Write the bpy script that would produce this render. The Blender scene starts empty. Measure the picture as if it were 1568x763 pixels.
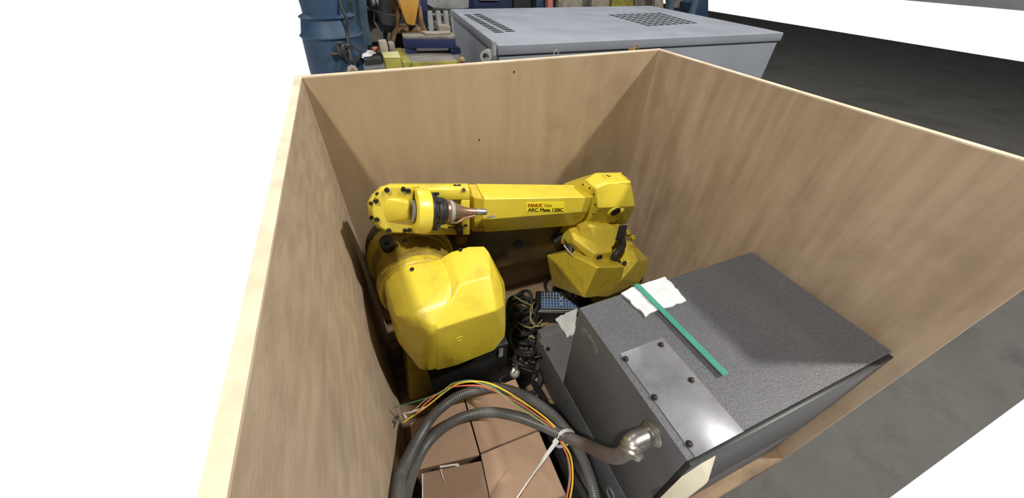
import bpy, bmesh, math, random
from math import sin, cos, pi, radians as R
from mathutils import Vector as V, Matrix
from mathutils.bvhtree import BVHTree
random.seed(7)
scene = bpy.context.scene
COL = scene.collection

# ------------------------------------------------------------------ camera, world, lamps, exposure
FPX, YAW, PIT, ROLL, H = 533.37, 0.4016, 0.70495, 0.023157, 1.55
fw = V((sin(YAW)*cos(PIT), cos(YAW)*cos(PIT), -sin(PIT)))
_r = V((cos(YAW), -sin(YAW), 0)); _u = _r.cross(fw)
rt = _r*cos(ROLL) + _u*sin(ROLL); up = -_r*sin(ROLL) + _u*cos(ROLL)
CAM = V((0, 0, H))
cam = bpy.data.cameras.new('camera'); camo = bpy.data.objects.new('camera', cam); COL.objects.link(camo)
cam.sensor_fit = 'HORIZONTAL'; cam.sensor_width = 36; cam.lens = FPX/1568*36
cam.clip_start = .02; cam.clip_end = 200
m = Matrix((rt, up, -fw)).transposed().to_4x4(); m.translation = CAM
camo.matrix_world = m
scene.camera = camo

w = bpy.data.worlds.new('hall_light'); scene.world = w; w.use_nodes = True
w.node_tree.nodes['Background'].inputs[0].default_value = (1, 1, 1, 1)
w.node_tree.nodes['Background'].inputs[1].default_value = 1.0

def lamp(name, loc, target, size, power, color=(1, 1, 1)):
    l = bpy.data.lights.new(name, 'AREA'); l.shape = 'DISK'; l.size = size; l.energy = power; l.color = color
    o = bpy.data.objects.new(name, l); COL.objects.link(o); o.location = loc
    o.rotation_euler = (V(target)-V(loc)).to_track_quat('-Z', 'Y').to_euler()
    return o
lamp('hall_lamp', (-1.75, -1.5, 6.2), (.5, 1.0, .6), .4, 400, (1, .97, .92))
lamp('hall_lamp', (5.2, -1.5, 6.2), (.5, 1.0, .6), .4, 560, (1, .97, .92))
lamp('hall_lamp', (-1.5, 5.5, 6.4), (-1.0, 4.5, 0), .6, 110, (.93, .97, 1))
lamp('hall_lamp', (3.2, 6.5, 6.4), (3.2, 6.0, 0), .6, 150, (.93, .97, 1))
scene.view_settings.view_transform = 'Standard'; scene.view_settings.look = 'None'
scene.view_settings.exposure = 0.0; scene.view_settings.gamma = 1; scene.view_settings.use_curve_mapping = False

# ------------------------------------------------------------------ measuring helpers (pixel + one known coordinate -> point)
def ray(px, py): return fw + rt*((px-784)/FPX) - up*((py-381.5)/FPX)
def Pz(px, py, z): d = ray(px, py); return CAM + d*((z-H)/d.z)
def Py(px, py, y): d = ray(px, py); return CAM + d*(y/d.y)
def Px(px, py, x): d = ray(px, py); return CAM + d*(x/d.x)

# ------------------------------------------------------------------ materials
K_ = {'robot': .9, 'plywood': .85, 'grey': .8, 'dark': .8, 'brown': .85}   # paint and wood tones for the hall's light level
def mat(name, c1, c2=None, rough=.5, metal=0, scale=8, stretch=(1, 1, 1), dirt=None, dirt_amt=.35, dirt_scale=5,
        bump=.0, bump_scale=60, coat=0, detail=5, lo=.35, hi=.65, spec=.5):
    k = K_.get(name.split('_')[0], .9)
    c2 = c2 or tuple(x*.85 for x in c1); c1 = tuple(x*k for x in c1); c2 = tuple(x*k for x in c2)
    if dirt: dirt = tuple(x*k for x in dirt)
    mt = bpy.data.materials.new(name); mt.use_nodes = True
    nt = mt.node_tree; b = nt.nodes['Principled BSDF']; N = nt.nodes.new; L = nt.links.new
    tc = N('ShaderNodeTexCoord'); mp = N('ShaderNodeMapping'); L(tc.outputs['Object'], mp.inputs[0])
    mp.inputs['Scale'].default_value = stretch
    n = N('ShaderNodeTexNoise'); n.inputs['Scale'].default_value = scale; n.inputs['Detail'].default_value = detail
    L(mp.outputs[0], n.inputs[0])
    r = N('ShaderNodeValToRGB'); L(n.outputs[0], r.inputs[0])
    r.color_ramp.elements[0].position = lo; r.color_ramp.elements[1].position = hi
    r.color_ramp.elements[0].color = (*c2, 1); r.color_ramp.elements[1].color = (*c1, 1)
    out = r.outputs[0]
    if dirt:
        n2 = N('ShaderNodeTexNoise'); n2.inputs['Scale'].default_value = dirt_scale; n2.inputs['Detail'].default_value = 8
        n2.inputs['Roughness'].default_value = .7
        L(tc.outputs['Object'], n2.inputs[0])
        r2 = N('ShaderNodeValToRGB'); L(n2.outputs[0], r2.inputs[0])
        r2.color_ramp.elements[0].position = .5; r2.color_ramp.elements[1].position = .72
        r2.color_ramp.elements[0].color = (0, 0, 0, 1); r2.color_ramp.elements[1].color = (dirt_amt,)*3+(1,)
        mx = N('ShaderNodeMixRGB'); L(r2.outputs[0], mx.inputs[0]); L(out, mx.inputs[1]); mx.inputs[2].default_value = (*dirt, 1)
        out = mx.outputs[0]
    L(out, b.inputs['Base Color'])
    b.inputs['Roughness'].default_value = rough; b.inputs['Metallic'].default_value = metal
    b.inputs['Coat Weight'].default_value = coat; b.inputs['Coat Roughness'].default_value = .2
    b.inputs['Specular IOR Level'].default_value = spec
    if bump:
        n3 = N('ShaderNodeTexNoise'); n3.inputs['Scale'].default_value = bump_scale; n3.inputs['Detail'].default_value = 3
        L(mp.outputs[0], n3.inputs[0])
        bp = N('ShaderNodeBump'); bp.inputs['Strength'].default_value = bump; bp.inputs['Distance'].default_value = .004
        L(n3.outputs[0], bp.inputs['Height']); L(bp.outputs[0], b.inputs['Normal'])
    return mt
GR = (.13, .085, .02)
M = {}
M['ply'] = mat('plywood_vertical_grain', (.40, .295, .172), (.355, .255, .145), .65, scale=3, stretch=(6, 6, .6), dirt=(.16, .11, .055), dirt_amt=.45, dirt_scale=4, bump=.15, bump_scale=20, detail=7)
M['hallwall'] = mat('hall_wall_sheeting', (.30, .30, .30), (.24, .24, .24), .7, scale=1)  # for the added walls that hold back the world light
M['roof'] = mat('grey_steel_roof', (.13, .13, .135), (.1, .1, .105), .7, scale=1)  # for the added roof that shades the crate
M['plyr'] = mat('plywood_pale_streaky', (.50, .37, .25), (.38, .27, .17), .65, scale=3, stretch=(7, 7, .8), dirt=(.2, .14, .08), dirt_amt=.35, dirt_scale=5, bump=.15, bump_scale=20, detail=7)
M['plyl'] = mat('plywood_left_fibrous', (.49, .38, .265), (.39, .29, .20), .7, scale=10, stretch=(1, 1, 3), dirt=(.2, .15, .1), dirt_amt=.3, dirt_scale=4, bump=.3, bump_scale=60, detail=9)
M['plyedge'] = mat('plywood_cut_edge', (.80, .66, .48), (.62, .48, .33), .7, scale=12, stretch=(1, 1, 12))
M['plank'] = mat('floor_plank_wood', (.27, .18, .10), (.18, .115, .065), .7, scale=5, stretch=(1, 8, 1), dirt=(.06, .04, .02), dirt_amt=.6, bump=.2)
M['yel'] = mat('robot_yellow_paint', (.75, .60, .045), (.69, .54, .04), .4, scale=6, dirt=GR, dirt_amt=.30, dirt_scale=13, bump=.05, bump_scale=90, coat=.35)
M['yeld'] = mat('robot_yellow_paint_dirty', (.66, .50, .04), (.5, .37, .035), .42, scale=9, dirt=GR, dirt_amt=.75, dirt_scale=9, bump=.12, bump_scale=50, coat=.15)
M['yelg'] = mat('robot_yellow_paint_grimy', (.52, .38, .04), (.28, .2, .03), .5, scale=10, dirt=(.05, .04, .015), dirt_amt=.85, dirt_scale=7, bump=.2)
M['brn'] = mat('grimy_arm_casting', (.115, .075, .02), (.05, .035, .012), .55, scale=6, dirt=(.02, .015, .01), dirt_amt=.8, bump=.2)
M['blk'] = mat('black_plastic', (.022, .022, .022), (.012, .012, .012), .45)
M['rub'] = mat('black_rubber', (.018, .018, .018), (.01, .01, .01), .6, bump=.1)
M['blt'] = mat('dark_bolt_steel', (.03, .025, .02), (.015, .012, .01), .45, metal=.4)
M['cab'] = mat('dark_grey_cabinet_paint', (.115, .115, .118), (.10, .10, .104), .5, scale=4, dirt=(.06, .055, .05), dirt_amt=.35, bump=.12, bump_scale=220)
M['cabt'] = mat('grey_hammered_cabinet_top', (.115, .115, .122), (.085, .085, .092), .36, scale=140, dirt=(.2, .2, .2), dirt_amt=.2, bump=.3, bump_scale=480, detail=2)
M['pla'] = mat('worn_grey_cover_plate', (.25, .25, .265), (.19, .19, .205), .33, scale=9, dirt=(.09, .09, .09), dirt_amt=.5, dirt_scale=16, metal=.25)
M['lcab'] = mat('grey_lower_cabinet_paint', (.15, .15, .152), (.13, .13, .132), .45, scale=6, dirt=(.07, .065, .06), dirt_amt=.35)
M['mach'] = mat('blue_grey_machine_paint', (.20, .215, .245), (.175, .19, .215), .4, scale=2, dirt=(.16, .17, .19), dirt_amt=.3)
M['macht'] = mat('pale_machine_lid_paint', (.38, .40, .45), (.31, .33, .37), .38, scale=3, dirt=(.3, .3, .33), dirt_amt=.4)  # lid top toned paler than the lid sides and body
M['card'] = mat('brown_cardboard', (.47, .305, .2), (.41, .26, .165), .8, scale=5, dirt=(.22, .13, .08), dirt_amt=.35, dirt_scale=9, bump=.08)
M['cardd'] = mat('brown_cardboard_dull', (.36, .23, .15), (.30, .19, .12), .8, scale=5, dirt=(.16, .1, .06), dirt_amt=.4, dirt_scale=9)
M['tape'] = mat('torn_white_tape', (.8, .76, .7), (.6, .52, .45), .5, scale=30)
M['hose'] = mat('grey_conduit_sheath', (.115, .112, .108), (.075, .072, .068), .42, scale=9, dirt=(.2, .17, .13), dirt_amt=.35, dirt_scale=8)
M['hosed'] = mat('brown_stained_conduit', (.13, .105, .09), (.09, .07, .06), .5, scale=9)
M['tie'] = mat('white_nylon', (.72, .70, .66), (.62, .6, .56), .4)
M['stl'] = mat('nickel_plated_steel', (.50, .48, .44), (.33, .31, .27), .38, metal=.9, scale=14)
M['brs'] = mat('tarnished_copper', (.42, .26, .17), (.25, .15, .10), .35, metal=.7, scale=14)
M['gls'] = mat('grey_bore_lining', (.42, .4, .36), (.3, .28, .25), .5)
M['pap'] = mat('crumpled_white_wrap', (.72, .72, .70), (.52, .53, .53), .45, scale=11, dirt=(.3, .24, .16), dirt_amt=.3, dirt_scale=13, bump=.4, bump_scale=14)
M['strap'] = mat('green_strapping', (.055, .27, .19), (.04, .2, .14), .35)
M['cream'] = mat('cream_plastic', (.62, .57, .42), (.5, .45, .32), .5)
M['conc'] = mat('workshop_concrete', (.10, .095, .085), (.06, .056, .05), .75, scale=2, dirt=(.02, .02, .02), dirt_amt=.7, dirt_scale=2)
M['blue'] = mat('machine_blue_paint', (.016, .05, .10), (.010, .035, .075), .6, scale=3, dirt=(.01, .02, .03), dirt_amt=.6)
M['bluel'] = mat('pale_blue_steel', (.07, .12, .17), (.05, .09, .13), .5)
M['navy'] = mat('navy_blue_paint', (.014, .025, .085), (.01, .018, .06), .45, scale=4)
M['green'] = mat('dark_green_machine_paint', (.045, .07, .065), (.03, .045, .045), .5)
M['org'] = mat('amber_machine_paint', (.56, .29, .045), (.46, .23, .04), .5, scale=5, dirt=(.12, .06, .02), dirt_amt=.5)
M['orgd'] = mat('dirty_amber_frame', (.32, .19, .07), (.18, .1, .04), .6, scale=9, dirt=(.05, .03, .02), dirt_amt=.6)
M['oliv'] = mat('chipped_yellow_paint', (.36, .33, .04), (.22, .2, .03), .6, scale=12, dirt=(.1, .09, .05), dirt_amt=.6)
M['olivt'] = mat('pale_yellow_top', (.55, .52, .22), (.42, .4, .2), .6, scale=12)  # block top toned paler than its body
M['wgr'] = mat('weathered_grey_board', (.26, .235, .2), (.14, .12, .1), .7, scale=8, stretch=(.6, 4, 1), dirt=(.05, .04, .03), dirt_amt=.6)
M['lgr'] = mat('light_grey_steel', (.36, .36, .35), (.26, .26, .25), .45)
M['beige'] = mat('dusty_beige_parts', (.36, .32, .25), (.22, .19, .15), .7, scale=9)
M['pink'] = mat('salmon_pink_paint', (.6, .22, .17), (.5, .18, .14), .5)
M['oc'] = mat('bright_orange_cloth', (.85, .2, .05), (.7, .15, .04), .6)
M['wht'] = mat('white_sheet', (.7, .7, .72), (.6, .6, .62), .6)
M['stk'] = mat('bright_yellow_sticker', (.9, .76, .03), (.88, .72, .03), .35)
M['red'] = mat('red_print', (.8, .07, .03), (.8, .07, .03), .5)
M['ink'] = mat('black_print', (.012, .012, .012), (.01, .01, .01), .5)
M['gold'] = mat('pale_brown_print', (.35, .22, .03), (.3, .2, .03), .5)
M['chalk'] = mat('faint_chalk_mark', (.26, .26, .26), (.2, .2, .2), .8)
M['kw'] = mat('keypad_silver', (.30, .33, .36), (.25, .28, .31), .4)
M['kd'] = mat('keypad_dark_keys', (.03, .045, .08), (.02, .03, .05), .5)
M['kb'] = mat('keypad_blue_keys', (.04, .12, .32), (.03, .09, .25), .5)
M['wr'] = mat('red_wire', (.72, .17, .10), (.62, .13, .08), .4)
M['wg'] = mat('green_wire', (.10, .24, .12), (.07, .18, .09), .4)
M['wy'] = mat('yellow_wire', (.85, .6, .05), (.75, .5, .04), .4)
M['wol'] = mat('olive_wire', (.36, .33, .12), (.28, .25, .08), .45)

# ------------------------------------------------------------------ mesh helpers
def bm_hull(pts):
    bm = bmesh.new()
    for p in pts: bm.verts.new(p)
    r = bmesh.ops.convex_hull(bm, input=bm.verts)
    junk = [e for e in set(r['geom_interior']+r['geom_unused']) if isinstance(e, bmesh.types.BMVert)]
    bmesh.ops.delete(bm, geom=junk, context='VERTS')
    bmesh.ops.dissolve_limit(bm, angle_limit=R(2.5), verts=bm.verts, edges=bm.edges)
    return bm
def bev(bm, off, seg=2, ang=18):
    bm.normal_update()
    es = [e for e in bm.edges if len(e.link_faces) == 2 and e.calc_face_angle(0) > R(ang)]
    bmesh.ops.bevel(bm, geom=es, offset=off, segments=seg, affect='EDGES', clamp_overlap=True, profile=.5)
    return bm
def join(*bms):
    out = bms[0]
    for b in bms[1:]:
        me = bpy.data.meshes.new('t'); b.to_mesh(me); out.from_mesh(me); bpy.data.meshes.remove(me); b.free()
    return out
def bm_box(x0, x1, y0, y1, z0, z1):
    return bm_hull([(x, y, z) for x in (x0, x1) for y in (y0, y1) for z in (z0, z1)])
def bm_obox(c, a, b, h, ra=0):          # oriented box: centre c, half vectors a, b, h
    c, a, b, h = map(V, (c, a, b, h))
    return bm_hull([c+a*i+b*j+h*k for i in (-1, 1) for j in (-1, 1) for k in (-1, 1)])
def bm_prism(pts, off):
    bm = bmesh.new(); off = V(off)
    f0 = [bm.verts.new(p) for p in pts]; f1 = [bm.verts.new(V(p)+off) for p in pts]
    n = len(pts)
    bm.faces.new(f0); bm.faces.new(f1[::-1])
    for i in range(n): bm.faces.new((f0[i], f1[i], f1[(i+1) % n], f0[(i+1) % n]))
    bmesh.ops.recalc_face_normals(bm, faces=bm.faces)
    return bm
def frame_of(d):
    d = V(d).normalized(); a = d.orthogonal().normalized() if abs(d.z) > .98 else V((0, 0, 1)).cross(d).normalized()
    return a, d.cross(a).normalized()
def bm_lathe(p, d, prof, n=32):         # prof: [(distance along d, radius)]
    bm = bmesh.new(); p = V(p); d = V(d).normalized(); a, b = frame_of(d); rings = []
    for t, r in prof:
        if r < 1e-6: rings.append([bm.verts.new(p+d*t)])
        else: rings.append([bm.verts.new(p+d*t+(a*cos(2*pi*k/n)+b*sin(2*pi*k/n))*r) for k in range(n)])
    for A, B in zip(rings, rings[1:]):
        for k in range(n):
            q = (A[k % len(A)], A[(k+1) % len(A)], B[(k+1) % len(B)], B[k % len(B)])
            q = tuple(dict.fromkeys(q))
            if len(q) > 2: bm.faces.new(q)
    for A in (rings[0], rings[-1]):
        if len(A) > 1: bm.faces.new(A)
    bmesh.ops.recalc_face_normals(bm, faces=bm.faces)
    return bm
def bm_cyl(p0, p1, r, r1=None, n=24):
    p0, p1 = V(p0), V(p1); L = (p1-p0).length
    return bm_lathe(p0, p1-p0, [(0, r), (L, r if r1 is None else r1)], n)
def spline(pts, step=.01):
    pts = [V(p) for p in pts]; P = [pts[0]*2-pts[1]]+pts+[pts[-1]*2-pts[-2]]; out = []
    for i in range(1, len(P)-2):
        a, b, c, d = P[i-1:i+3]; n = max(2, int((c-b).length/step))
        for k in range(n):
            t = k/n
            out.append(.5*((2*b)+(c-a)*t+(2*a-5*b+4*c-d)*t*t+(3*b-a-3*c+d)*t**3))
    out.append(pts[-1]); return out
def bm_tube(path, r, n=10, rib=0, pitch=.005, rad=None):
    """tube along path; rib > 0 gives real corrugation rings"""
    bm = bmesh.new(); path = [V(p) for p in path]; prev = None; a = None; rings = []
    for i, p in enumerate(path):
        d = (path[min(i+1, len(path)-1)]-path[max(i-1, 0)]).normalized()
        if a is None: a, b = frame_of(d)
        else: a = (a-d*a.dot(d)).normalized(); b = d.cross(a)
        rr = (rad[i] if rad else r) + (rib if i % 2 else 0)
        rings.append([bm.verts.new(p+(a*cos(2*pi*k/n)+b*sin(2*pi*k/n))*rr) for k in range(n)])
    for A, B in zip(rings, rings[1:]):
        for k in range(n): bm.faces.new((A[k], A[(k+1) % n], B[(k+1) % n], B[k]))
    bm.faces.new(rings[0]); bm.faces.new(rings[-1])
    bmesh.ops.recalc_face_normals(bm, faces=bm.faces)
    return bm
ORG = {}
def obj(name, bm, m, parent=None, smooth=35, kind=None, label=None):
    if parent is None:
        xs = [v.co for v in bm.verts]
        o0 = V(((min(p.x for p in xs)+max(p.x for p in xs))/2, (min(p.y for p in xs)+max(p.y for p in xs))/2, min(p.z for p in xs)))
    else: o0 = ORG[parent.name]
    for v in bm.verts: v.co -= o0
    me = bpy.data.meshes.new(name); bm.to_mesh(me); bm.free()
    if smooth:
        for p in me.polygons: p.use_smooth = True
        me.set_sharp_from_angle(angle=R(smooth))
    me.materials.append(m if not isinstance(m, str) else M[m])
    o = bpy.data.objects.new(name, me); COL.objects.link(o)
    if parent is None: o.location = o0
    else: o.parent = parent
    ORG[o.name] = o0
    if smooth == 50:
        md = o.modifiers.new('weighted', 'WEIGHTED_NORMAL'); md.keep_sharp = True; md.weight = 80
    if kind: o['kind'] = kind
    if label: o['label'] = label
    return o
def thing(name, label, cat, loc, group=None):
    o = bpy.data.objects.new(name, None); COL.objects.link(o); o.location = loc; o.empty_display_size = .1
    ORG[o.name] = V(loc); o['label'] = label; o['category'] = cat
    if group: o['group'] = group
    return o
def hit(o, px, py):     # point and normal where the sight line through a pixel meets a built part
    me = o.data; o0 = ORG[o.parent.name] if o.parent else ORG[o.name]
    if o.parent and o.parent.parent: o0 = ORG[o.parent.parent.name]
    t = BVHTree.FromPolygons([v.co+o0 for v in me.vertices], [tuple(p.vertices) for p in me.polygons])
    p, n, i, d = t.ray_cast(CAM, ray(px, py).normalized())
    if p is None: p, n, i, d = t.find_nearest(Py(px, py, 1.0))
    return p, n
def screw(o, px, py, r, h, m, name='bolt', par=None):
    p, n = hit(o, px, py)
    return obj(name, bm_lathe(p-n*.004, n, [(0, r), (.004+h*.8, r), (.004+h, r*.7), (.004+h*.7, r*.5), (.004+h*.7, 0)], 14), m, par or o)
def tag(o, label, cat, group=None):
    o['label'] = label; o['category'] = cat
    if group: o['group'] = group
    return o
def text(name, body, org, xd, yd, height, m, parent, depth=.0006, bold=0):
    c = bpy.data.curves.new(name, 'FONT'); c.body = body; c.size = 1; c.extrude = 0.0
    t = bpy.data.objects.new('tmp', c); COL.objects.link(t)
    bpy.context.view_layer.update()
    me = bpy.data.meshes.new_from_object(t.evaluated_get(bpy.context.evaluated_depsgraph_get()))
    bpy.data.objects.remove(t)
    bm = bmesh.new()
    for dx in ((0, bold, 2*bold) if bold else (0,)):
        for v in me.vertices: v.co.x += bold if dx else 0
        bm.from_mesh(me)
    bpy.data.meshes.remove(me)
    r = bmesh.ops.extrude_face_region(bm, geom=bm.faces[:])
    for v in [g for g in r['geom'] if isinstance(g, bmesh.types.BMVert)]: v.co.z = depth/height
    xd, yd = V(xd), V(yd).normalized(); nd = xd.normalized().cross(yd)
    wmax = max(v.co.x for v in bm.verts)
    for v in bm.verts:
        v.co = V(org)+xd*(v.co.x/wmax)+yd*v.co.y*height/.72+nd*v.co.z*height
    return obj(name, bm, m, parent, smooth=0)

# ------------------------------------------------------------------ the setting: hall floor, with an added shell against the world light
HF = -.12
fl = obj('floor', bm_box(-.30, 14, -.2, 30, HF-.1, HF), 'conc', smooth=0); fl['kind'] = 'structure'
ce = obj('added_ceiling', bm_box(-30, 30, -30, 30, 8.0, 8.2), 'roof', smooth=0); ce['kind'] = 'structure'  # unseen roof, added to keep the white world from flooding the crate
for nm_, bx_ in (('added_wall_back', (-30, 30, 30, 30.2)), ('added_wall_front', (-30, 30, -30.2, -30)), ('added_wall_left', (-30.2, -30, -30, 30)), ('added_wall_right', (30, 30.2, -30, 30))):  # distant walls added to cut off the white world light from the sides
    obj(nm_, bm_box(*bx_, HF, 8.0), 'hallwall', smooth=0)['kind'] = 'structure'

# ------------------------------------------------------------------ plywood crate
XL, XR, YB, ZT, TH = -.1622, 1.2526, 1.3567, 1.238, .02
crate = thing('wooden_crate', 'open-topped tall plywood shipping crate around the yellow robot and grey cabinets', 'crate', (.55, .7, HF))
Y0 = .06
def panel(x0, x1, y0, y1, z0, z1, m):
    p = obj('side_panel', bev(bm_box(x0, x1, y0, y1, z0, z1-.004), .001, 1), m, crate)
    obj('top_edge', bm_box(x0, x1, y0, y1, z1-.004, z1), 'plyedge', p)
    return p
panel(XL-TH, XR+TH, YB, YB+TH, -.02, ZT, 'ply')
panel(XL-TH, XL, Y0, YB, -.02, ZT, 'plyl')
panel(XR, XR+TH, Y0, YB, -.02, ZT, 'plyr')
ny = 9
for i in range(ny):
    a = Y0+(YB-Y0)*i/ny; b = Y0+(YB-Y0)*(i+1)/ny
    obj('floor_plank', bev(bm_box(XL, XR, a+.002, b-.002, -.02, -.002*random.random()), .002, 1), 'plank', crate)
obj('base_sheet', bm_box(XL-TH, XR+TH, Y0, YB+TH, -.03, -.02), 'plank', crate)
for x in (XL+.02, .5, XR-.12):
    obj('skid', bm_box(x, x+.1, Y0, YB, HF, -.03), 'plank', crate)
for px, py in ((787, 110), (734, 214)):   # nails in the back panel
    p = Py(px, py, YB); obj('nail', bm_cyl(p+V((0, .002, 0)), p-V((0, .002, 0)), .0035, n=8), 'blt', crate)

# ------------------------------------------------------------------ yellow welding robot
rob = thing('welding_robot', 'yellow six-axis industrial robot folded up inside the plywood crate', 'robot', (.05, 1.05, 0))
# base and turret (mostly behind the cover)
obj('base', bev(bm_hull([(.05+sx*.17, 1.02+sy*.17, 0) for sx in (-1, 1) for sy in (-1, 1)]+[(.05+sx*.13, 1.02+sy*.13, .3) for sx in (-1, 1) for sy in (-1, 1)]), .02), 'yelg', rob)
obj('base_column', bm_lathe((.05, 1.0, .28), (0, 0, 1), [(0, .13), (.08, .15), (.14, .15), (.2, .12), (.30, .10)], 40), 'yelg', rob)
C2 = V((.035, 0, .60))                                    # shoulder axis (runs along y)
obj('shoulder_housing', bm_lathe((C2.x, 1.10, C2.z), (0, -1, 0), [(0, .150), (.02, .150), (.025, .142), (.10, .142), (.115, .147), (.13, .147), (.135, .138), (.175, .132)], 56), 'yelg', rob)
# lower arm: disc end, tapering beam, elbow disc
def arm_outline(y):
    pts = []
    for k in range(24): a = pi/2+pi*k/23-.15; pts.append((C2.x+cos(a)*.168, y, C2.z+sin(a)*.168))
    e = V((.86, 0, .475)); r = .105
    for k in range(14): a = -pi/2+pi*k/13-.15; pts.append((e.x+cos(a)*r, y, e.z+sin(a)*r))
    return pts
la = obj('lower_arm', bev(bm_prism(arm_outline(1.13), (0, .09, 0)), .010, 2), 'brn', rob)
rim = bm_lathe((C2.x, 1.13, C2.z), (0, -1, 0), [(-.02, .150), (-.02, .168), (.022, .168), (.028, .160), (.028, .150)], 56)
obj('shoulder_rim', rim, 'yeld', la)
obj('shoulder_seal', bm_lathe((C2.x, 1.13, C2.z), (0, -1, 0), [(0, .155), (.012, .155), (.012, .1)], 48), 'rub', la)
for px, py, r in ((794, 373.5, .022), (849, 366, .022)):
    p = Py(px, py, 1.128); obj('arm_hole', bm_lathe(p, (0, -1, 0), [(-.003, r*.6), (-.003, r), (.003, r), (.003, r*.7), (.001, r*.65), (.001, 0)], 24), 'blk', la)
p = Py(709, 370, 1.08); obj('arm_plug', bm_lathe(p+V((0, .06, 0)), (0, -1, 0), [(0, .026), (.04, .026), (.05, .02), (.05, 0)], 20), 'brs', la)
# lifting eye and bolts on the shoulder housing
p = Py(592, 372, 1.03)
obj('shoulder_lug', join(bm_lathe(p+V((.0, .02, -.04)), (0, -.35, 1), [(0, .022), (.03, .022), (.03, .017), (.038, .017), (.038, 0)], 18),
                         bm_lathe(p+V((0, .01, 0)), (0, -1, .3), [(0, .024), (.014, .024), (.016, .018), (.016, .009), (.006, .008), (.006, 0)], 20)), 'blt', rob)
p = Py(620, 370, .99); obj('bolt', bm_cyl(p+V((0, .03, -.02)), p, .008, n=12), 'blt', rob)

# turret cover: two faceted lobes that meet in a V crease
cv = [  # left lobe
    Py(587, 432, .92), Py(593, 470, .85), Py(608, 524, .80), Py(641, 566, .76), Py(652, 570, .745), Py(700, 560, .745),
    Py(646, 518, .722), Py(668, 505, .70), Py(705, 494, .70), Py(604, 490, .775), Py(626, 484, .758), Py(687, 462, .745),
    Py(600, 417, .93), Py(620, 406, .93), Py(664, 404, .90), Py(682, 393, .90), Py(690, 430, .80)]
back = [V((-.05, 1.0, .36)), V((-.06, 1.0, .62)), V((.15, 1.0, .36)), V((.15, .97, .64))]
lobeL = bev(bm_hull(cv+back), .012, 3, 10)
cvr = [Py(674, 396, .90), Py(690, 386, .90), Py(718, 377.5, .90), Py(741, 377, .90), Py(748, 385, .88), Py(772, 432, .85), Py(774, 446, .83), Py(704, 437, .77), Py(751, 423, .785), Py(768, 436, .79),
       Py(688, 461, .755), Py(668, 505, .70), Py(720, 487, .70), Py(760, 476, .70), Py(772, 468, .735),
       Py(774, 500, .76), Py(773, 516, .76), Py(757, 537, .745), Py(700, 560, .745), Py(668, 568, .745),
       V((.06, 1.0, .36)), V((.33, 1.0, .36)), V((.31, .97, .60)), V((.10, .97, .64))]
lobeR = bev(bm_hull(cvr), .014, 3, 12)
tc = obj('turret_cover', join(lobeL, lobeR), 'yel', rob, smooth=50)
for px, py in ((631, 413), (705, 383)):
    screw(tc, px, py, .0075, .004, 'blt', 'cover_screw')
p, n = hit(tc, 704, 519)
obj('moulded_ring', bm_lathe(p-n*.006, n, [(0, .013), (.0072, .013), (.0072, .0112), (.0062, .0112), (.0062, 0)], 28), 'yel', tc)
p = Py(619, 411, .95)
# seam collar between housing and cover
obj('cover_collar', bm_lathe((C2.x, .965, C2.z), (0, -1, 0), [(0, .137), (.006, .143), (.030, .143), (.036, .137)], 56), 'yeld', rob)

# forearm: octagonal tapering cover
secL = [Py(729, 281.5, 1.10), Py(742, 305, .99), Py(739, 337, .99), Py(743, 356, 1.06)]
secR = [Py(896, 283.5, 1.10), Py(907, 302, .99), Py(900, 324, .99), Py(888, 345, 1.06)]
def mirror(p, yc=1.12): return V((p.x, 2*yc-p.y, p.z))
def backs(sec): t, r1, r2, b_ = sec; return [V((t.x, 1.18, t.z-.055)), V((t.x, 1.19, r2.z-.01)), V((b_.x, 1.13, b_.z-.012))]
fa = secL+secR+backs(secL)+backs(secR)
fore = obj('forearm_cover', bev(bm_hull(fa), .005, 3, 14), 'yel', rob, smooth=50)
# sloping end of the cover towards the wrist
se = [Py(718, 282, 1.09), Py(729, 282.5, 1.09), Py(741, 306, 1.0), Py(738, 336, 1.0), Py(724, 355, 1.06), Py(742, 355, 1.06), Py(717, 346, 1.06), Py(716, 300, 1.05)]
fe = obj('forearm_throat', bev(bm_hull(se+[V((p.x, 1.17, p.z-(.05 if p.z > .8 else 0))) for p in se]), .003, 2, 14), 'yeld', rob, smooth=50)
# wrist: back fork
rim_px = [(718, 281), (597, 281), (582, 286), (569, 298), (562.5, 310), (563, 332), (576, 349), (597, 358), (640, 358.5), (718, 356)]
rim_mid = [Py(x, y, 1.06) for x, y in rim_px]
wc0 = Py(625, 321, 1.06)
wb = bm_hull([Py(x+(2 if x < 600 else 0), y+(3 if y < 320 else -1), 1.03) for x, y in rim_px]+rim_mid+[V((p.x+(.02 if p.x < .1 else 0), 1.17, wc0.z-.03+(p.z-wc0.z)*.62-(p.x-wc0.x)*.06)) for p in rim_mid])
wrist = obj('wrist_fork', bev(wb, .006, 2), 'yel', rob, smooth=50)
# raised frame on the fork leaving a pocket behind the torch
def P3(px, py, y=1.03): return Py(px, py, y)
obj('fork_rail', bev(bm_prism([P3(640, 284), P3(716, 284), P3(716, 300), P3(640, 300)], (0, -.03, 0)), .005, 2), 'yel', wrist)
obj('fork_rail', bev(bm_prism([P3(703, 300), P3(716, 300), P3(716, 353), P3(703, 353)], (0, -.03, 0)), .004, 2), 'yel', wrist)
obj('fork_rail', bev(bm_prism([P3(640, 343), P3(703, 343), P3(703, 353), P3(640, 353)], (0, -.03, 0)), .004, 2), 'yeld', wrist)
obj('pocket_floor', bm_prism([P3(642, 300), P3(703, 300), P3(703, 344), P3(642, 344)], (0, -.004, 0)), 'yelg', wrist)
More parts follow.
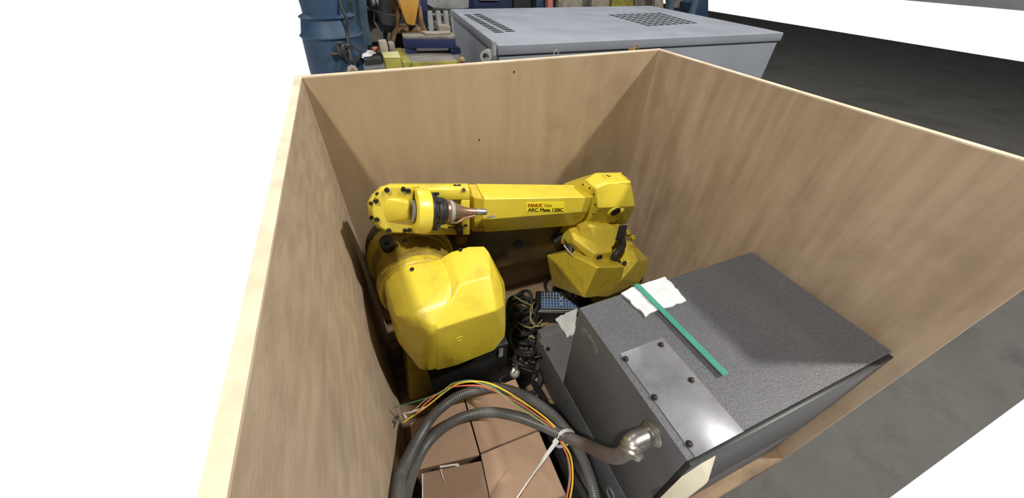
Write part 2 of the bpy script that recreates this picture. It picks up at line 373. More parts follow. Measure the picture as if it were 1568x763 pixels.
# front cap of the wrist (D shape) with dished centre
cap = []
for k in range(17):
    a = pi/2+pi*k/16; cap.append(Py(605+cos(a)*35, 321.5-sin(a)*35.5, .955))
cap += [Py(633, 357, .955), Py(633, 342, .955), Py(627, 338, .955), Py(627, 305, .955), Py(633, 302, .955), Py(633, 286.5, .955)]
cc = Py(605, 321.5, .955)
wc = obj('wrist_cap', bev(bm_hull(cap+[V((cc.x+(p.x-cc.x)*.96, 1.035, cc.z-.040+(p.z-cc.z)*.96)) for p in cap]), .006, 2), 'yel', rob, smooth=50)
obj('cap_boss', bev(bm_hull([Py(590, 300, .957), Py(627, 303, .957), Py(627, 340, .957), Py(590, 343, .957), Py(583, 321, .957), Py(606, 311, .942), Py(627, 309, .928), Py(627, 335, .928), Py(606, 333, .942)]), .012, 4), 'yel', wc, smooth=80)
for px, py in ((592.5, 291), (576, 307.5), (577, 336), (595, 352.5), (617.6, 290), (625, 292), (620, 353), (627, 352)):
    screw(wc, px, py, .0075, .007, 'blt')
for px, py in ((697, 285), (703, 285), (568, 311), (569, 333), (578, 297)):
    screw(wrist, px, py, .0062, .006, 'blt')
for px, py in ((710, 291), (713, 345.5)):
    p = Py(px, py, .998); obj('bolt', bm_lathe(p+V((0, .004, 0)), (0, -1, 0), [(0, .007), (.006, .007), (.006, .0045), (.002, .004), (.002, 0)], 14), 'brs', wrist)
p = Py(702, 349, .985); obj('fork_clamp', bev(bm_obox(p, (.012, 0, -.002), (0, .02, 0), (0, 0, .018)), .004), 'blt', wrist)
# torch end: ring, clamps, cone and nozzle along the forearm direction
U = (Py(735, 324, .93)-Py(634, 322.5, .93)).normalized()
T0 = Py(634, 323, .95)
def tl(a): return (Py(634+a, 323, .95)-T0).length
ring = obj('tool_ring', bm_lathe(T0, U, [(.004, .036), (0, .040), (0, .067), (.003, .0715), (tl(19), .0715), (tl(22), .068), (tl(22), .03)], 48), 'yel', rob)
obj('bore', bm_lathe(T0-U*.001, U, [(0, .0), (0, .034), (-.006, .036), (-.006, .028)], 40), 'gls', ring)
def seg(name, a, b, r0, r1, m, par, e=.003):
    return obj(name, bm_lathe(T0+U*tl(a), U, [(0, r0-e), (e, r0), (tl(b)-tl(a)-e, r1), (tl(b)-tl(a), r1-e)], 40), m, par)
tch = seg('torch', 21, 29, .062, .060, 'blk', rob)
seg('clamp_ring', 25, 33, .057, .055, 'blk', tch)
seg('insulator', 33, 41, .046, .045, 'rub', tch)
seg('insulator', 40, 47, .045, .043, 'blk', tch)
seg('copper_ring', 47, 53, .041, .040, 'brs', tch)
seg('copper_ring', 53, 60, .038, .035, 'gls', tch)
obj('torch_neck', bm_lathe(T0+U*tl(59), U, [(0, .032), (.02, .024), (.04, .017), (.06, .013), (.085, .0115), (.085, .0)], 32), 'brs', tch)
obj('nozzle', bm_lathe(T0+U*(tl(59)+.08), U, [(0, .0105), (.004, .0115), (.035, .011), (.04, .009), (.04, .0)], 28), 'stl', tch)
for k in range(9):
    a = 2*pi*k/9; A_, B_ = frame_of(U); c = T0+U*tl(29)+(A_*cos(a)+B_*sin(a))*.0585
    obj('clamp_screw', bm_cyl(c, c+U*.014, .005, n=8), 'blt', tch)
obj('gas_tube', bm_tube(spline([T0+U*tl(52)+V((0, -.015, -.035)), T0+U*tl(62)+V((0, -.018, -.032)), T0+U*tl(76)+V((0, -.014, -.018)), T0+U*tl(92)+V((0, -.01, -.010))]), .005, 10), 'brs', tch)

# elbow housing
hs = [Py(913, 264.5, 1.07), Py(949.5, 264, 1.07), Py(961, 272, 1.03), Py(966, 279, .985), Py(912, 288.5, .975), Py(931, 281, .975), Py(973, 316, .955), Py(916, 318.5, .955),
      Py(961, 342, 1.01), Py(908, 344.5, 1.02), Py(897, 275, 1.05), Py(884, 282.5, 1.09), Py(891, 350, 1.05), Py(924, 350, 1.02)]
hsb = [V((p.x-.01, 1.20, p.z-(.10 if p.z > .8 else (.03 if p.z > .7 else 0)))) for p in hs if p.y > .96]
hous = obj('elbow_housing', bev(bm_hull(hs+hsb), .004, 3, 10), 'yel', rob, smooth=50)
for px, py in ((893, 283), (903, 288), (909.5, 297.5), (911.5, 313), (908.5, 328), (901, 341)):
    screw(hous, px, py, .004, .003, 'blt')
for pts in ([(897, 277), (908, 289), (913.5, 318), (905, 344)],):
    obj('flange_edge', bm_tube([hit(hous, *q)[0] for q in pts], .0022, 6), 'yelg', hous)
p = Py(942, 323.5, .96)
obj('axis_boss', bm_lathe(p+V((0, .02, 0)), (0, -1, -.35), [(0, .032), (.018, .030), (.022, .024), (.022, 0)], 30), 'yel', hous)
obj('axis_plug', bm_lathe(p, (0, -1, -.35), [(0, .023), (.007, .023), (.009, .018), (.005, .014), (.005, .007), (.010, .006), (.010, 0)], 26), 'blt', hous)
p = Py(953, 322, .955); obj('small_boss', bm_lathe(p+V((0, .02, 0)), (0, -1, -.3), [(0, .013), (.024, .012), (.026, .007), (.026, 0)], 18), 'yel', hous)
screw(hous, 944, 340, .010, .005, 'brs')
p, n = hit(hous, 930.5, 271.5); obj('lifting_boss', bm_lathe(p-n*.006, n, [(0, .022), (.012, .021), (.014, .014), (.007, .011), (.007, 0)], 22), 'yel', hous)
obj('boss_hole', bm_lathe(p, n, [(0, .011), (.004, .011), (.004, 0)], 16), 'blt', hous)
obj('top_rib', bev(bm_hull([Py(929, 265, 1.06), Py(952, 263.5, 1.06), Py(951, 267, 1.04), Py(932, 268, 1.04)]+[Py(929, 265, 1.06)-V((0, 0, .03)), Py(951, 267, 1.04)-V((0, 0, .03))]), .002), 'yel', hous)
obj('top_rib', bev(bm_hull([Py(943, 278, .99), Py(966, 276, .99), Py(966, 279, .98), Py(943, 280, .98), Py(943, 278, .99)-V((0, 0, .03)), Py(966, 279, .98)-V((0, 0, .03))]), .002), 'yel', hous)
# elbow casting: neck and flange block
neck = bm_hull([Py(887, 348, 1.02), Py(905, 345, .98), Py(925, 349, .97), Py(952, 347, .98), Py(955, 343, 1.02), Py(939, 379, .92), Py(914, 376, .93), Py(890, 365, .99), V((.78, 1.2, .62)), V((1.0, 1.2, .60)), V((.76, 1.15, .45)), V((.95, 1.15, .45))])
blk = bm_hull([Py(877, 364, 1.0), Py(877, 373, .99), Py(906, 399, .90), Py(936, 397.5, .90), Py(938, 379, .915), Py(914, 376, .925), Py(911, 389, .893), Py(937, 386, .893), Py(886, 352, 1.03), V((.70, 1.12, .50)), V((.95, 1.12, .45)), V((.74, 1.12, .62))])
elb = obj('elbow_casting', join(bev(neck, .008, 3, 12), bev(blk, .006, 3, 12)), 'yeld', rob, smooth=50)
p = Py(918, 394.5, .893); obj('bolt', bm_lathe(p+V((0, .005, 0)), (0, -1, -.2), [(0, .014), (.007, .014), (.009, .010), (.005, .008), (.005, 0)], 18), 'blt', elb)
obj('gasket', bm_hull([Py(880, 377, .985), Py(905, 400.5, .90), Py(938, 398.5, .90), Py(880, 377, .985)+V((0, .05, -.02)), Py(905, 402.5, .905), Py(938, 400.5, .905), V((.9, 1.1, .42)), V((.76, 1.1, .46))]), 'rub', elb)
# elbow motor cover: two lobes
c2 = [Py(868, 387, 1.0), Py(859, 411, 1.0), Py(894, 455.5, .83), Py(896, 456.5, .83), Py(906, 401, .88), Py(914, 410, .82), Py(942, 399, .90), Py(957, 408, .83), Py(953, 426, .825), Py(930, 453, .83), Py(890, 378, 1.02),
      V((.66, 1.12, .42)), V((.92, 1.12, .42)), V((.72, 1.12, .18)), V((.95, 1.12, .14))]
c3 = [Py(940, 400, .92), Py(951, 372, 1.0), Py(957, 368.5, 1.0), Py(967, 369.5, 1.0), Py(992, 396, .93), Py(994, 400, .925), Py(993, 411, .92), Py(979, 433, .86), Py(977, 399.5, .865), Py(953, 427, .825), Py(930, 455, .83), Py(917, 455, .83),
      V((.85, 1.12, .42)), V((1.02, 1.12, .42)), V((1.06, 1.1, .16)), V((.9, 1.12, .14))]
ec = obj('elbow_motor_cover', join(bev(bm_hull(c2), .008, 3, 12), bev(bm_hull(c3), .012, 3, 12)), 'yeld', rob, smooth=50)
for px, py in ((947, 401), (955.5, 402.5)):
    p = Py(px, py, .875); obj('cover_screw', bm_lathe(p-V((0, 0, .006)), (0, -.5, 1), [(0, .009), (.012, .009), (.014, .005), (.014, 0)], 12), 'blt', ec)
# black connector and cable at the elbow
cn = obj('cable_connector', bev(bm_hull([Py(948, 345, .97), Py(961, 345, .985), Py(956, 368, .95), Py(942, 368, .93), Py(948, 345, 1.02), Py(961, 345, 1.02), Py(956, 369, 1.0), Py(942, 369, 1.0)]), .004), 'blk', rob)
obj('elbow_cable', bm_tube(spline([Py(952, 366, .96), Py(954, 374, .93), Py(950, 382, .90), Py(943, 390, .885), Py(939, 398, .89)]), .015, 12), 'rub', cn)
obj('connector_bracket', bev(bm_hull([Py(957, 352, 1.02), Py(970, 361, 1.02), Py(973, 368, 1.02), Py(958, 367, 1.02), Py(957, 352, 1.06), Py(970, 361, 1.06), Py(973, 368, 1.06), Py(958, 367, 1.06)]), .004), 'yelg', rob)
for px, py in ((961, 356), (969, 364)):
    p = Py(px, py, 1.02); obj('bolt', bm_lathe(p+V((0, .01, 0)), (0, -1, .2), [(0, .011), (.018, .011), (.018, .006), (.012, .005), (.012, 0)], 14), 'yeld', rob)
# black strap / cable guard hanging left of the elbow
obj('cable_guard', bev(bm_hull([Py(862, 366, 1.06), Py(880, 352, 1.06), Py(874, 391, .97), Py(880, 383, 1.0), Py(866, 366, 1.10), Py(882, 380, 1.08)]), .004), 'blk', rob)
obj('guard_edge', bm_tube([Py(863.5, 376, 1.0), Py(877, 392.5, .955)], .003, 6), 'lgr', rob)
obj('elbow_hose', bm_tube(spline([Py(890, 350, 1.08), Py(876, 352, 1.08), Py(862, 362, 1.09), Py(850, 370, 1.10)]), .02, 12), 'rub', rob)
# sticker with two lines of print
n_ = V((0, -1, 0))
def Pf(px, py): # point on the front facet of the forearm cover
    a, b, c = Py(742, 305, .99), Py(907, 302, .99), Py(739, 337, .99)
    nn = (b-a).cross(c-a).normalized(); d = ray(px, py); return CAM+d*((a-CAM).dot(nn)/d.dot(nn))-V((0, .0012, 0))
st = obj('sticker', bm_prism([Pf(806, 310.5), Pf(864, 309.5), Pf(864, 323.5), Pf(806, 324.5)], (0, .0012, 0)), 'stk', rob, smooth=0)
def tx(body, x0, x1, yb, yt, m, bold=0):
    a, b, c = Pf(x0, yb), Pf(x1, yb-.3), Pf(x0, yt)
    text('print', body, a-V((0, .0004, 0)), b-a, c-a, (c-a).length, m, st, bold=bold)
tx('FANUC', 808, 831, 317, 311.5, 'red', .03)
tx('Robot', 833.5, 845, 316.8, 311.5, 'gold')
tx('ARC Mate 120iC', 808, 862.5, 323.6, 318.3, 'ink', .03)
obj('scuff_mark', bm_prism([Pf(745, 332), Pf(752, 329), Pf(759, 331.5), Pf(751, 333.5)], (0, .001, 0)), 'lgr', rob)

# ------------------------------------------------------------------ black case under the turret cover
bc = thing('black_equipment_case', 'black steel case on the crate floor under the big yellow robot cover', 'case', (.165, .85, 0))
obj('body', bev(bm_box(-.01, .325, .79, .845, 0, .285), .006), 'blk', bc)
obj('lid', bev(bm_box(-.014, .329, .786, .85, .28, .31), .006), 'blk', bc)
p = Py(767, 540, .786)
obj('label_strip', bm_box(p.x-.009, p.x+.009, .7845, .79, p.z-.03, p.z+.03), 'chalk', bc)

# ------------------------------------------------------------------ grey cabinets
X0, CZ, LZ = .481, .70, .2365
cab = thing('welding_power_cabinet', 'large dark grey steel cabinet with bolted cover plate and green strap on top', 'cabinet', (.85, .35, LZ))
obj('body', bev(bm_box(X0, 1.235, .112, .577, LZ+.002, CZ-.002), .002), 'cab', cab)
obj('top_panel', bev(bm_box(X0-.001, 1.236, .110, .578, CZ-.002, CZ), .0012, 1), 'cabt', cab)
a, b, c, d = Pz(947.5, 543, CZ), Pz(1017, 521, CZ), Pz(1061, 707, CZ), None
b = V((b.x, a.y+.001, CZ)); xw = b.x-a.x
pl = obj('cover_plate', bev(bm_box(a.x+.003, a.x+xw, c.y+.004, a.y, CZ, CZ+.003), .0012, 2), 'pla', cab)
for px, py in ((958, 550), (1012, 528.5), (1058.5, 582.7), (1002, 609), (1055.5, 680.5)):
    p = Pz(px, py, CZ+.003)
    s = obj('screw', join(bm_lathe(p, (0, 0, 1), [(0, .0085), (.0015, .0085), (.002, .006), (.007, .0055), (.0085, .003), (.0085, 0)], 16), bm_box(p.x-.0045, p.x+.0045, p.y-.0008, p.y+.0008, p.z+.0075, p.z+.0095)), 'blt', pl)
ft = obj('front_frame', bev(bm_box(X0+.003, 1.23, .098, .112, LZ+.01, CZ-.006), .003), 'blk', cab)
# cream trim along the front
tr = bev(bm_hull([Pz(1062, 712, .66), Pz(1070, 703, .68), Pz(1100, 690, .68), Pz(1005, 768, .56), Pz(1030, 770, .56), Pz(1085, 740, .62), Pz(1062, 712, .63), Pz(1020, 790, .50)]), .004)
obj('front_trim', tr, 'cream', cab)
# chalk scrawl on the left side, oval badge low down
def strokes(pts): return bm_tube([Px(x, y, X0-.0006) for x, y in pts], .0006, 5)
mk = [[(891, 503), (893, 507), (891, 510), (895, 512)], [(894, 502), (897, 508)], [(897, 506), (899, 513), (901, 510)], [(900, 513), (903, 520), (904, 513), (907, 523)], [(908, 522), (911, 531), (912, 524)], [(910, 537), (915, 541), (913, 533), (909, 531)], [(912, 541), (916, 535)]]
obj('chalk_marks', join(*[strokes(s) for s in mk]), 'chalk', cab)
def ringx(px, py, ra, rb, x):
    c = Px(px, py, x); return [V((x, c.y+ra*cos(2*pi*k/32), c.z+rb*sin(2*pi*k/32))) for k in range(33)]

low = thing('lower_grey_cabinet', 'dark grey base cabinet beneath the large cabinet, eyebolt on its side', 'cabinet', (.85, .45, 0))
obj('body', bev(bm_box(X0, 1.235, .10, .80, 0, LZ-.002), .002), 'cab', low)
obj('top_panel', bev(bm_box(X0, 1.235, .10, .803, LZ-.002, LZ), .001, 1), 'lcab', low)
obj('rear_ledge', bev(bm_box(X0+.018, 1.235, .803, .852, 0, LZ-.002), .002), 'lcab', low)
obj('round_badge', join(bm_tube(ringx(935, 757, .024, .030, X0-.0005), .0012, 5), bm_tube(ringx(935, 757, .018, .022, X0-.0005), .001, 5)), 'chalk', low)
p = Pz(839, 535, LZ); obj('screw', bm_lathe(p, (0, 0, 1), [(0, .010), (.002, .010), (.002, .006), (.005, .005), (.005, 0)], 16), 'blt', low)
e = Px(829, 545, X0)
ec_ = e+V((-.055, .012, -.006))
eye = [ec_+V((.022*cos(2*pi*k/28)*.9, .022*cos(2*pi*k/28)*-.3, .022*sin(2*pi*k/28))) for k in range(29)]
obj('eyebolt', join(bm_tube(eye, .0065, 10), bm_cyl(e+V((.005, 0, 0)), ec_+V((.026, -.006, 0)), .007, n=12), bm_lathe(e, (-1, 0, 0), [(0, .013), (.006, .013), (.007, .009), (.007, 0)], 16)), 'blt', low)
for px, py in ((832, 530), (868, 615), (845, 575)):
    p = Px(px, py, X0); obj('side_screw', bm_lathe(p, (-1, 0, 0), [(0, .004), (.002, .004), (.003, 0)], 10), 'blt', low)

# sheets and strap on the cabinet
def sheet(pts, z, thick, m, name, parent=None, nx=8, amp=.004):
    """a crumpled sheet with thickness over four corner points"""
    bm = bmesh.new(); a, b, c, d = [V(p) for p in pts]; g = []
    for i in range(nx+1):
        row = []
        for j in range(nx+1):
            s, t = i/nx, j/nx
            p = (a*(1-s)+b*s)*(1-t)+(d*(1-s)+c*s)*t
            e_ = min(i, j, nx-i, nx-j) == 0
            p += V((random.uniform(-1, 1)*.004 if e_ else 0, random.uniform(-1, 1)*.004 if e_ else 0, .0005+random.random()*amp))
            row.append(bm.verts.new(p))
        g.append(row)
    for i in range(nx):
        for j in range(nx): bm.faces.new((g[i][j], g[i+1][j], g[i+1][j+1], g[i][j+1]))
    bmesh.ops.recalc_face_normals(bm, faces=bm.faces)
    r = bmesh.ops.extrude_face_region(bm, geom=bm.faces[:])
    for v in [q for q in r['geom'] if isinstance(q, bmesh.types.BMVert)]: v.co.z += thick
    bmesh.ops.recalc_face_normals(bm, faces=bm.faces)
    return obj(name, bm, m, parent, smooth=20)
s1 = sheet([Pz(950, 450, CZ), Pz(1018, 425, CZ), Pz(1049, 462, CZ), Pz(988, 486, CZ)], CZ, .006, 'pap', 'foam_sheet')
tag(s1, 'crumpled white foam wrap sheet on top of the large grey cabinet', 'packing sheet')
s2 = sheet([Pz(850, 489, LZ), Pz(884, 474, LZ), Pz(879, 514, LZ), Pz(868, 517, LZ)], LZ, .003, 'pap', 'foam_sheet')
tag(s2, 'small white wrap sheet on the lower cabinet, against the tall cabinet side', 'packing sheet')
q0, q1, q2 = Pz(975, 436, CZ+.013), Pz(1005, 466, CZ+.013), Pz(1075, 537, CZ+.013)
dv = (q2-q0).normalized(); sd = dv.cross(V((0, 0, 1))).normalized()*.0095
sp = [q0-dv*.012-V((0, 0, .05)), q0-dv*.010-V((0, 0, .010)), q0, q1, q2, q2+dv*.08]
bm = bmesh.new(); L_ = [[bm.verts.new(p+sd*k+V((0, 0, h))) for k, h in ((-1, 0), (1, 0), (1, .0012), (-1, .0012))] for p in sp]
for A, B in zip(L_, L_[1:]):
    for k in range(4): bm.faces.new((A[k], A[(k+1) % 4], B[(k+1) % 4], B[k]))
bm.faces.new(L_[0]); bm.faces.new(L_[-1]); bmesh.ops.recalc_face_normals(bm, faces=bm.faces)
tag(obj('packing_strap', bm, 'strap', smooth=0), 'green plastic strap running over the white sheet on the cabinet', 'strap')

# ------------------------------------------------------------------ cardboard boxes
BZ = .30
def carton(corners, z0, z1, label, m='card', seam=None, bow=.0):
    """corners: four (px,py) of the top, measured at height z1"""
    c = [Pz(x, y, z1) for x, y in corners]
    t = thing('cardboard_box', label, 'box', (sum(p.x for p in c)/4, sum(p.y for p in c)/4, z0), 'cardboard boxes under the conduit')
    top = bm_prism([p-V((0, 0, .004)) for p in c], (0, 0, .004))
    bod = bm_prism([V((p.x, p.y, z0)) for p in c], (0, 0, z1-z0-.004))
    obj('body', bev(bod, .003, 1), m, t); obj('top_flap', bev(top, .0015, 1), m, t)
    return t
carton([(628, 648), (710, 612), (734, 697), (634, 722)], 0, BZ, 'brown cardboard box in the far left of the box group, under both hose loops')
carton([(712, 611), (789, 580), (824, 657), (735, 693)], 0, BZ, 'brown cardboard box at the back right of the box group, nearest the black case')
b3 = carton([(736, 696), (825, 660), (866, 757), (758, 800)], 0, BZ+.006, 'brown cardboard box at the front right with the white cable tie over it')
b4 = carton([(646, 725), (737, 706), (752, 775), (648, 795)], 0, BZ+.002, 'smaller brown cardboard box at the front left with torn white tape', 'cardd')
zt = BZ+.0035
def tp(pts): return bm_prism([Pz(x, y, zt) for x, y in pts], (0, 0, .0012))
obj('tape_scrap', join(tp([(674, 719), (676, 719), (681, 740), (678, 733)]), tp([(673, 714), (702, 710), (703, 712), (674, 717)]), tp([(696, 714), (703, 712), (703, 715)]), tp([(646, 726), (648, 726), (648, 763), (646.5, 763)])), 'tape', b4)

# ------------------------------------------------------------------ big conduit with fitting, wires and tie
cond = thing('conduit_hose', 'thick grey ribbed conduit hose looped over the cardboard boxes', 'hose', (.1, .45, BZ))
def zpath(l): return [Pz(*p) for p in l]
outer = zpath([(597, 800, .60), (603, 763, .555), (613, 727, .47), (629, 693, .41), (646, 662, .365), (664.5, 635, .345), (696, 610, .355), (728, 598, .36), (760, 594, .362), (803, 606, .36), (843, 633, .365), (869, 662, .36), (891, 700, .34), (906, 741, .31), (912, 775, .27), (910, 810, .22)])
inner = zpath([(613, 800, .54), (618, 768, .49), (632, 721, .41), (651, 683, .36), (678, 656, .335), (712, 638, .325), (750, 631.5, .33), (790, 638, .345), (829.5, 652, .375), (869, 670, .41)])
outer = [V((.345, .10, .20)), V((.25, .06+.04, .26)), V((.12, .10, .40)), V((-.02, .13, .53)), V((-.10, .19, .595))]+outer+[V((.345, .10, .20))]
inner = [V((.30, .16, .325)), V((.16, .12, .36)), V((.03, .14, .46)), V((-.07, .19, .52))]+inner
ph = .0032
def inside(pts, r): return [V((max(p.x, XL+r), p.y, p.z)) for p in pts]
obj('conduit', bm_tube(inside(spline(outer, ph), .019), .0165, 14, rib=.0016), 'hose', cond, smooth=25)
obj('conduit', bm_tube(inside(spline(inner, ph), .019), .0165, 14, rib=.0012), 'hose', cond, smooth=25)
E1 = Px(1002, 663, X0); J = Px(967, 689, .405)
tail = [inner[-1], Pz(900, 683, .438), Px(925, 695, .375)]
tail += [Px(945, 699, .385), J+(J-E1).normalized()*.0]
obj('smooth_sheath', bm_tube(spline(tail, .008), .0185, 16), 'hosed', cond, label='smooth brown-stained length of the conduit')
el = thing('pipe_elbow', 'shiny nickel pipe elbow fitting on the left side of the grey cabinet', 'pipe fitting', E1)
d1 = V((-1, 0, 0)); mid = V((J.x+.015, E1.y, E1.z))
pa = spline([E1+V((0, 0, 0)), E1+V((-.025, 0, 0)), (E1+V((-.052, 0, 0)))*.55+J*.45+V((-.008, .004, .006)), J], .006)
obj('elbow_body', bm_tube(pa, .024, 24), 'stl', el, smooth=60)
obj('flange', bm_lathe(E1, (-1, 0, 0), [(0, .0), (0, .0315), (.003, .0325), (.008, .0325), (.010, .029), (.014, .0295), (.016, .026)], 36), 'stl', el)
jd = (pa[-1]-pa[-4]).normalized()
obj('collar', bm_lathe(J-jd*.012, jd, [(0, .024), (.002, .029), (.007, .0295), (.009, .026), (.011, .027), (.013, .0305), (.019, .0305), (.022, .026), (.030, .023), (.03, 0)], 36), 'stl', el)

def wire(l, m, label, r=.0022):
    return tag(obj('loose_wire', bm_tube(inside(spline(zpath(l), .008), .004), r, 6), m), label, 'wire', 'loose wires along the conduit')
w1 = wire([(604, 624, .36), (640, 614, .37), (681, 600, .385), (690, 589, .39), (706, 584, .395), (724, 583, .398), (750, 590, .40), (776, 609, .398), (808, 630, .398), (840, 648, .40), (856, 668, .395), (866, 690, .36), (872, 725, .32), (866, 775, .28)], 'wg', 'thin green wire along the outer conduit loop, its end stretching to the left wall')
w2 = wire([(637, 634, .37), (655, 615, .378), (683, 596, .385), (710, 591, .392), (739, 592, .395), (766, 603, .395), (798, 620, .397), (829, 641, .40), (848, 656, .405), (860, 680, .38), (871, 705, .35), (873, 735, .32), (865, 775, .28)], 'wr', 'thin salmon red wire lying along the outer conduit loop', .0027)
w3 = wire([(618, 647, .355), (654, 622, .37), (678, 603, .38), (697, 590, .39), (715, 585, .396), (739, 585, .40), (763, 593, .405), (803, 617, .405), (846, 650, .41), (862, 678, .385), (874, 700, .35), (877, 735, .32), (871, 775, .28)], 'wy', 'thin bright yellow wire lying along the outer conduit loop', .0027)
w4 = wire([(612, 641, .35), (634, 628, .365), (652, 612, .375), (676, 600, .386), (694, 588, .391), (724, 585, .396), (757, 597, .40), (790, 621, .40), (825, 643, .40), (843, 655, .40)], 'wol', 'thin dull olive wire between the green and yellow wires')
w5 = wire([(616, 634, .352), (622, 640, .355), (618, 633, .36), (628, 632, .365), (650, 624, .37)], 'tape', 'short frayed pale wire ends by the left wall of the crate', .003)

# cable tie: loop round both hoses plus tail
tc0 = inner[-1]
tie = thing('cable_tie', 'white nylon cable tie cinching the two conduit loops, long tail to the front', 'cable tie', tc0)
hd = Pz(852, 676, .435)
def ribbon(path, w_, t_, side):
    bm = bmesh.new(); side = V(side).normalized()*w_/2; rows = []
    for i, p in enumerate(path):
        d = (path[min(i+1, len(path)-1)]-path[max(i-1, 0)]).normalized(); s_ = (side-d*side.dot(d)).normalized()*w_/2; n2 = d.cross(s_).normalized()*t_/2
        rows.append([bm.verts.new(p+a_*s_+b_*n2) for a_, b_ in ((-1, -1), (1, -1), (1, 1), (-1, 1))])
    for A, B in zip(rows, rows[1:]):
        for k in range(4): bm.faces.new((A[k], A[(k+1) % 4], B[(k+1) % 4], B[k]))
    bm.faces.new(rows[0]); bm.faces.new(rows[-1]); bmesh.ops.recalc_face_normals(bm, faces=bm.faces); return bm
lp = spline([Pz(852, 677, .435), Pz(856, 667, .445), Pz(862, 661, .445), Pz(870, 659, .435), Pz(877, 662, .41), Pz(879, 668, .38), Pz(872, 678, .34), Pz(858, 684, .35), Pz(850, 681, .39), Pz(852, 677, .43)], .004)
obj('loop', ribbon(lp, .009, .0018, (1, .8, 0)), 'tie', tie)
obj('tail', ribbon(spline([Pz(852, 676, .437), Pz(835, 700, .437), Pz(812, 732, .425), Pz(790, 766, .40), Pz(775, 795, .38)], .02), .011, .0025, (1, .6, 0)), 'tie', tie)
obj('head', bev(bm_obox(Pz(851, 677, .437), (.007, .003, 0), (-.003, .007, 0), (0, 0, .005)), .0015), 'tie', tie)

# ------------------------------------------------------------------ black mass added to darken the gap between boxes and cabinets, with cables
bd = bm_hull([V((x, y, z)) for x, y, z in ((.36, .10, 0), (.475, .10, 0), (.475, .62, 0), (.36, .60, 0), (.37, .12, .12), (.47, .12, .10), (.47, .58, .07), (.375, .56, .09), (.42, .3, .15))])
tag(obj('black_fill_mass', bev(bd, .015, 3), 'rub', smooth=60), 'black mass added to stand for dark cables between the cardboard boxes and the grey cabinets', 'bag')
tag(obj('olive_cable', bm_tube(spline([(.42, .12, .17), (.40, .20, .175), (.43, .28, .17), (.445, .36, .155), (.46, .45, .12)]), .007, 8), 'oliv'), 'olive green cable lying on the added black mass beside the boxes', 'cable')
tag(obj('black_hose', bm_tube(spline([(.385, .10, .165), (.38, .22, .17), (.375, .36, .155), (.39, .48, .13), (.42, .60, .09), (.43, .72, .03)]), .014, 10), 'rub'), 'black hose running between the boxes and the added black mass', 'hose')

# ------------------------------------------------------------------ teach pendant
pz = .10
A, B, C_, D = Pz(829, 447, pz), Pz(883, 448, pz), Pz(888, 473, pz), Pz(829, 472, pz)
pend = thing('teach_pendant', 'handheld robot control pendant with silver blue keypad lying behind the grey cabinets', 'controller', ((A.x+B.x)/2, (A.y+D.y)/2, 0))
ex, ey = (B-A), (D-A)
def G(s, t, h=0): return A+ex*s+ey*t+V((0, 0, h))
obj('housing', bev(bm_prism([G(-.16, -.12, -.095), G(1.1, -.10, -.095), G(1.14, 1.25, -.095), G(-.16, 1.22, -.095)], (0, 0, .093)), .012, 3), 'blk', pend)
obj('side_grip', bev(bm_hull([G(1.0, -.2, -.09), G(1.35, -.1, -.09), G(1.4, .9, -.09), G(1.05, 1.1, -.09), G(1.02, -.1, 0), G(1.25, 0, -.01), G(1.28, .8, -.01), G(1.05, 1.0, 0)]), .01), 'blk', pend)
obj('keypad', bm_prism([G(0, 0, -.002), G(1, 0, -.002), G(1, 1, -.002), G(0, 1, -.002)], (0, 0, .004)), 'kw', pend)
kd, kb = [], []
for r in range(6):
    for c in range(12):
        s, t = (c+.5)/12, (r+.5)/6
        if c >= 5 and r in (0,): dst = kb if c % 3 else None
        elif r <= 2: dst = kd if (c < 6 or (c+r) % 2) else None
        else: dst = kb if (r, c) not in ((3, 9), (4, 6)) else None
        if dst is None: continue
        dst.append(bm_prism([G(s-.030, t-.06, .002), G(s+.030, t-.06, .002), G(s+.030, t+.06, .002), G(s-.030, t+.06, .002)], (0, 0, .003)))
obj('dark_keys', join(*kd), 'kd', pend, kind='stuff'); obj('blue_keys', join(*kb), 'kb', pend, kind='stuff')
obj('front_strip', bm_tube([G(-.05, 1.13, 0), G(1.1, 1.12, 0)], .003, 6), 'lgr', pend)
tag(obj('pendant_cable', bm_tube(spline([Pz(838, 447, .08), Pz(834, 436, .06), Pz(838, 426, .05), Pz(850, 420, .03), Pz(872, 422, .03), Pz(900, 432, .05)]), .008, 8), 'rub'), 'black cable arching up from behind the keypad pendant', 'cable')
bb = obj('cable_bag', bev(bm_hull([Pz(845, 440, .05), Pz(862, 428, .06), Pz(880, 432, .10), Pz(905, 442, .10), Pz(925, 452, .06), Pz(900, 462, .03), Pz(846, 445, .02), Pz(862, 430, 0), Pz(930, 450, 0), Pz(884, 464, .01), Pz(845, 446, 0)]), .015, 3), 'rub', smooth=60)
tag(bb, 'black lumpy cable bag between the keypad pendant and the elbow cover', 'bag')

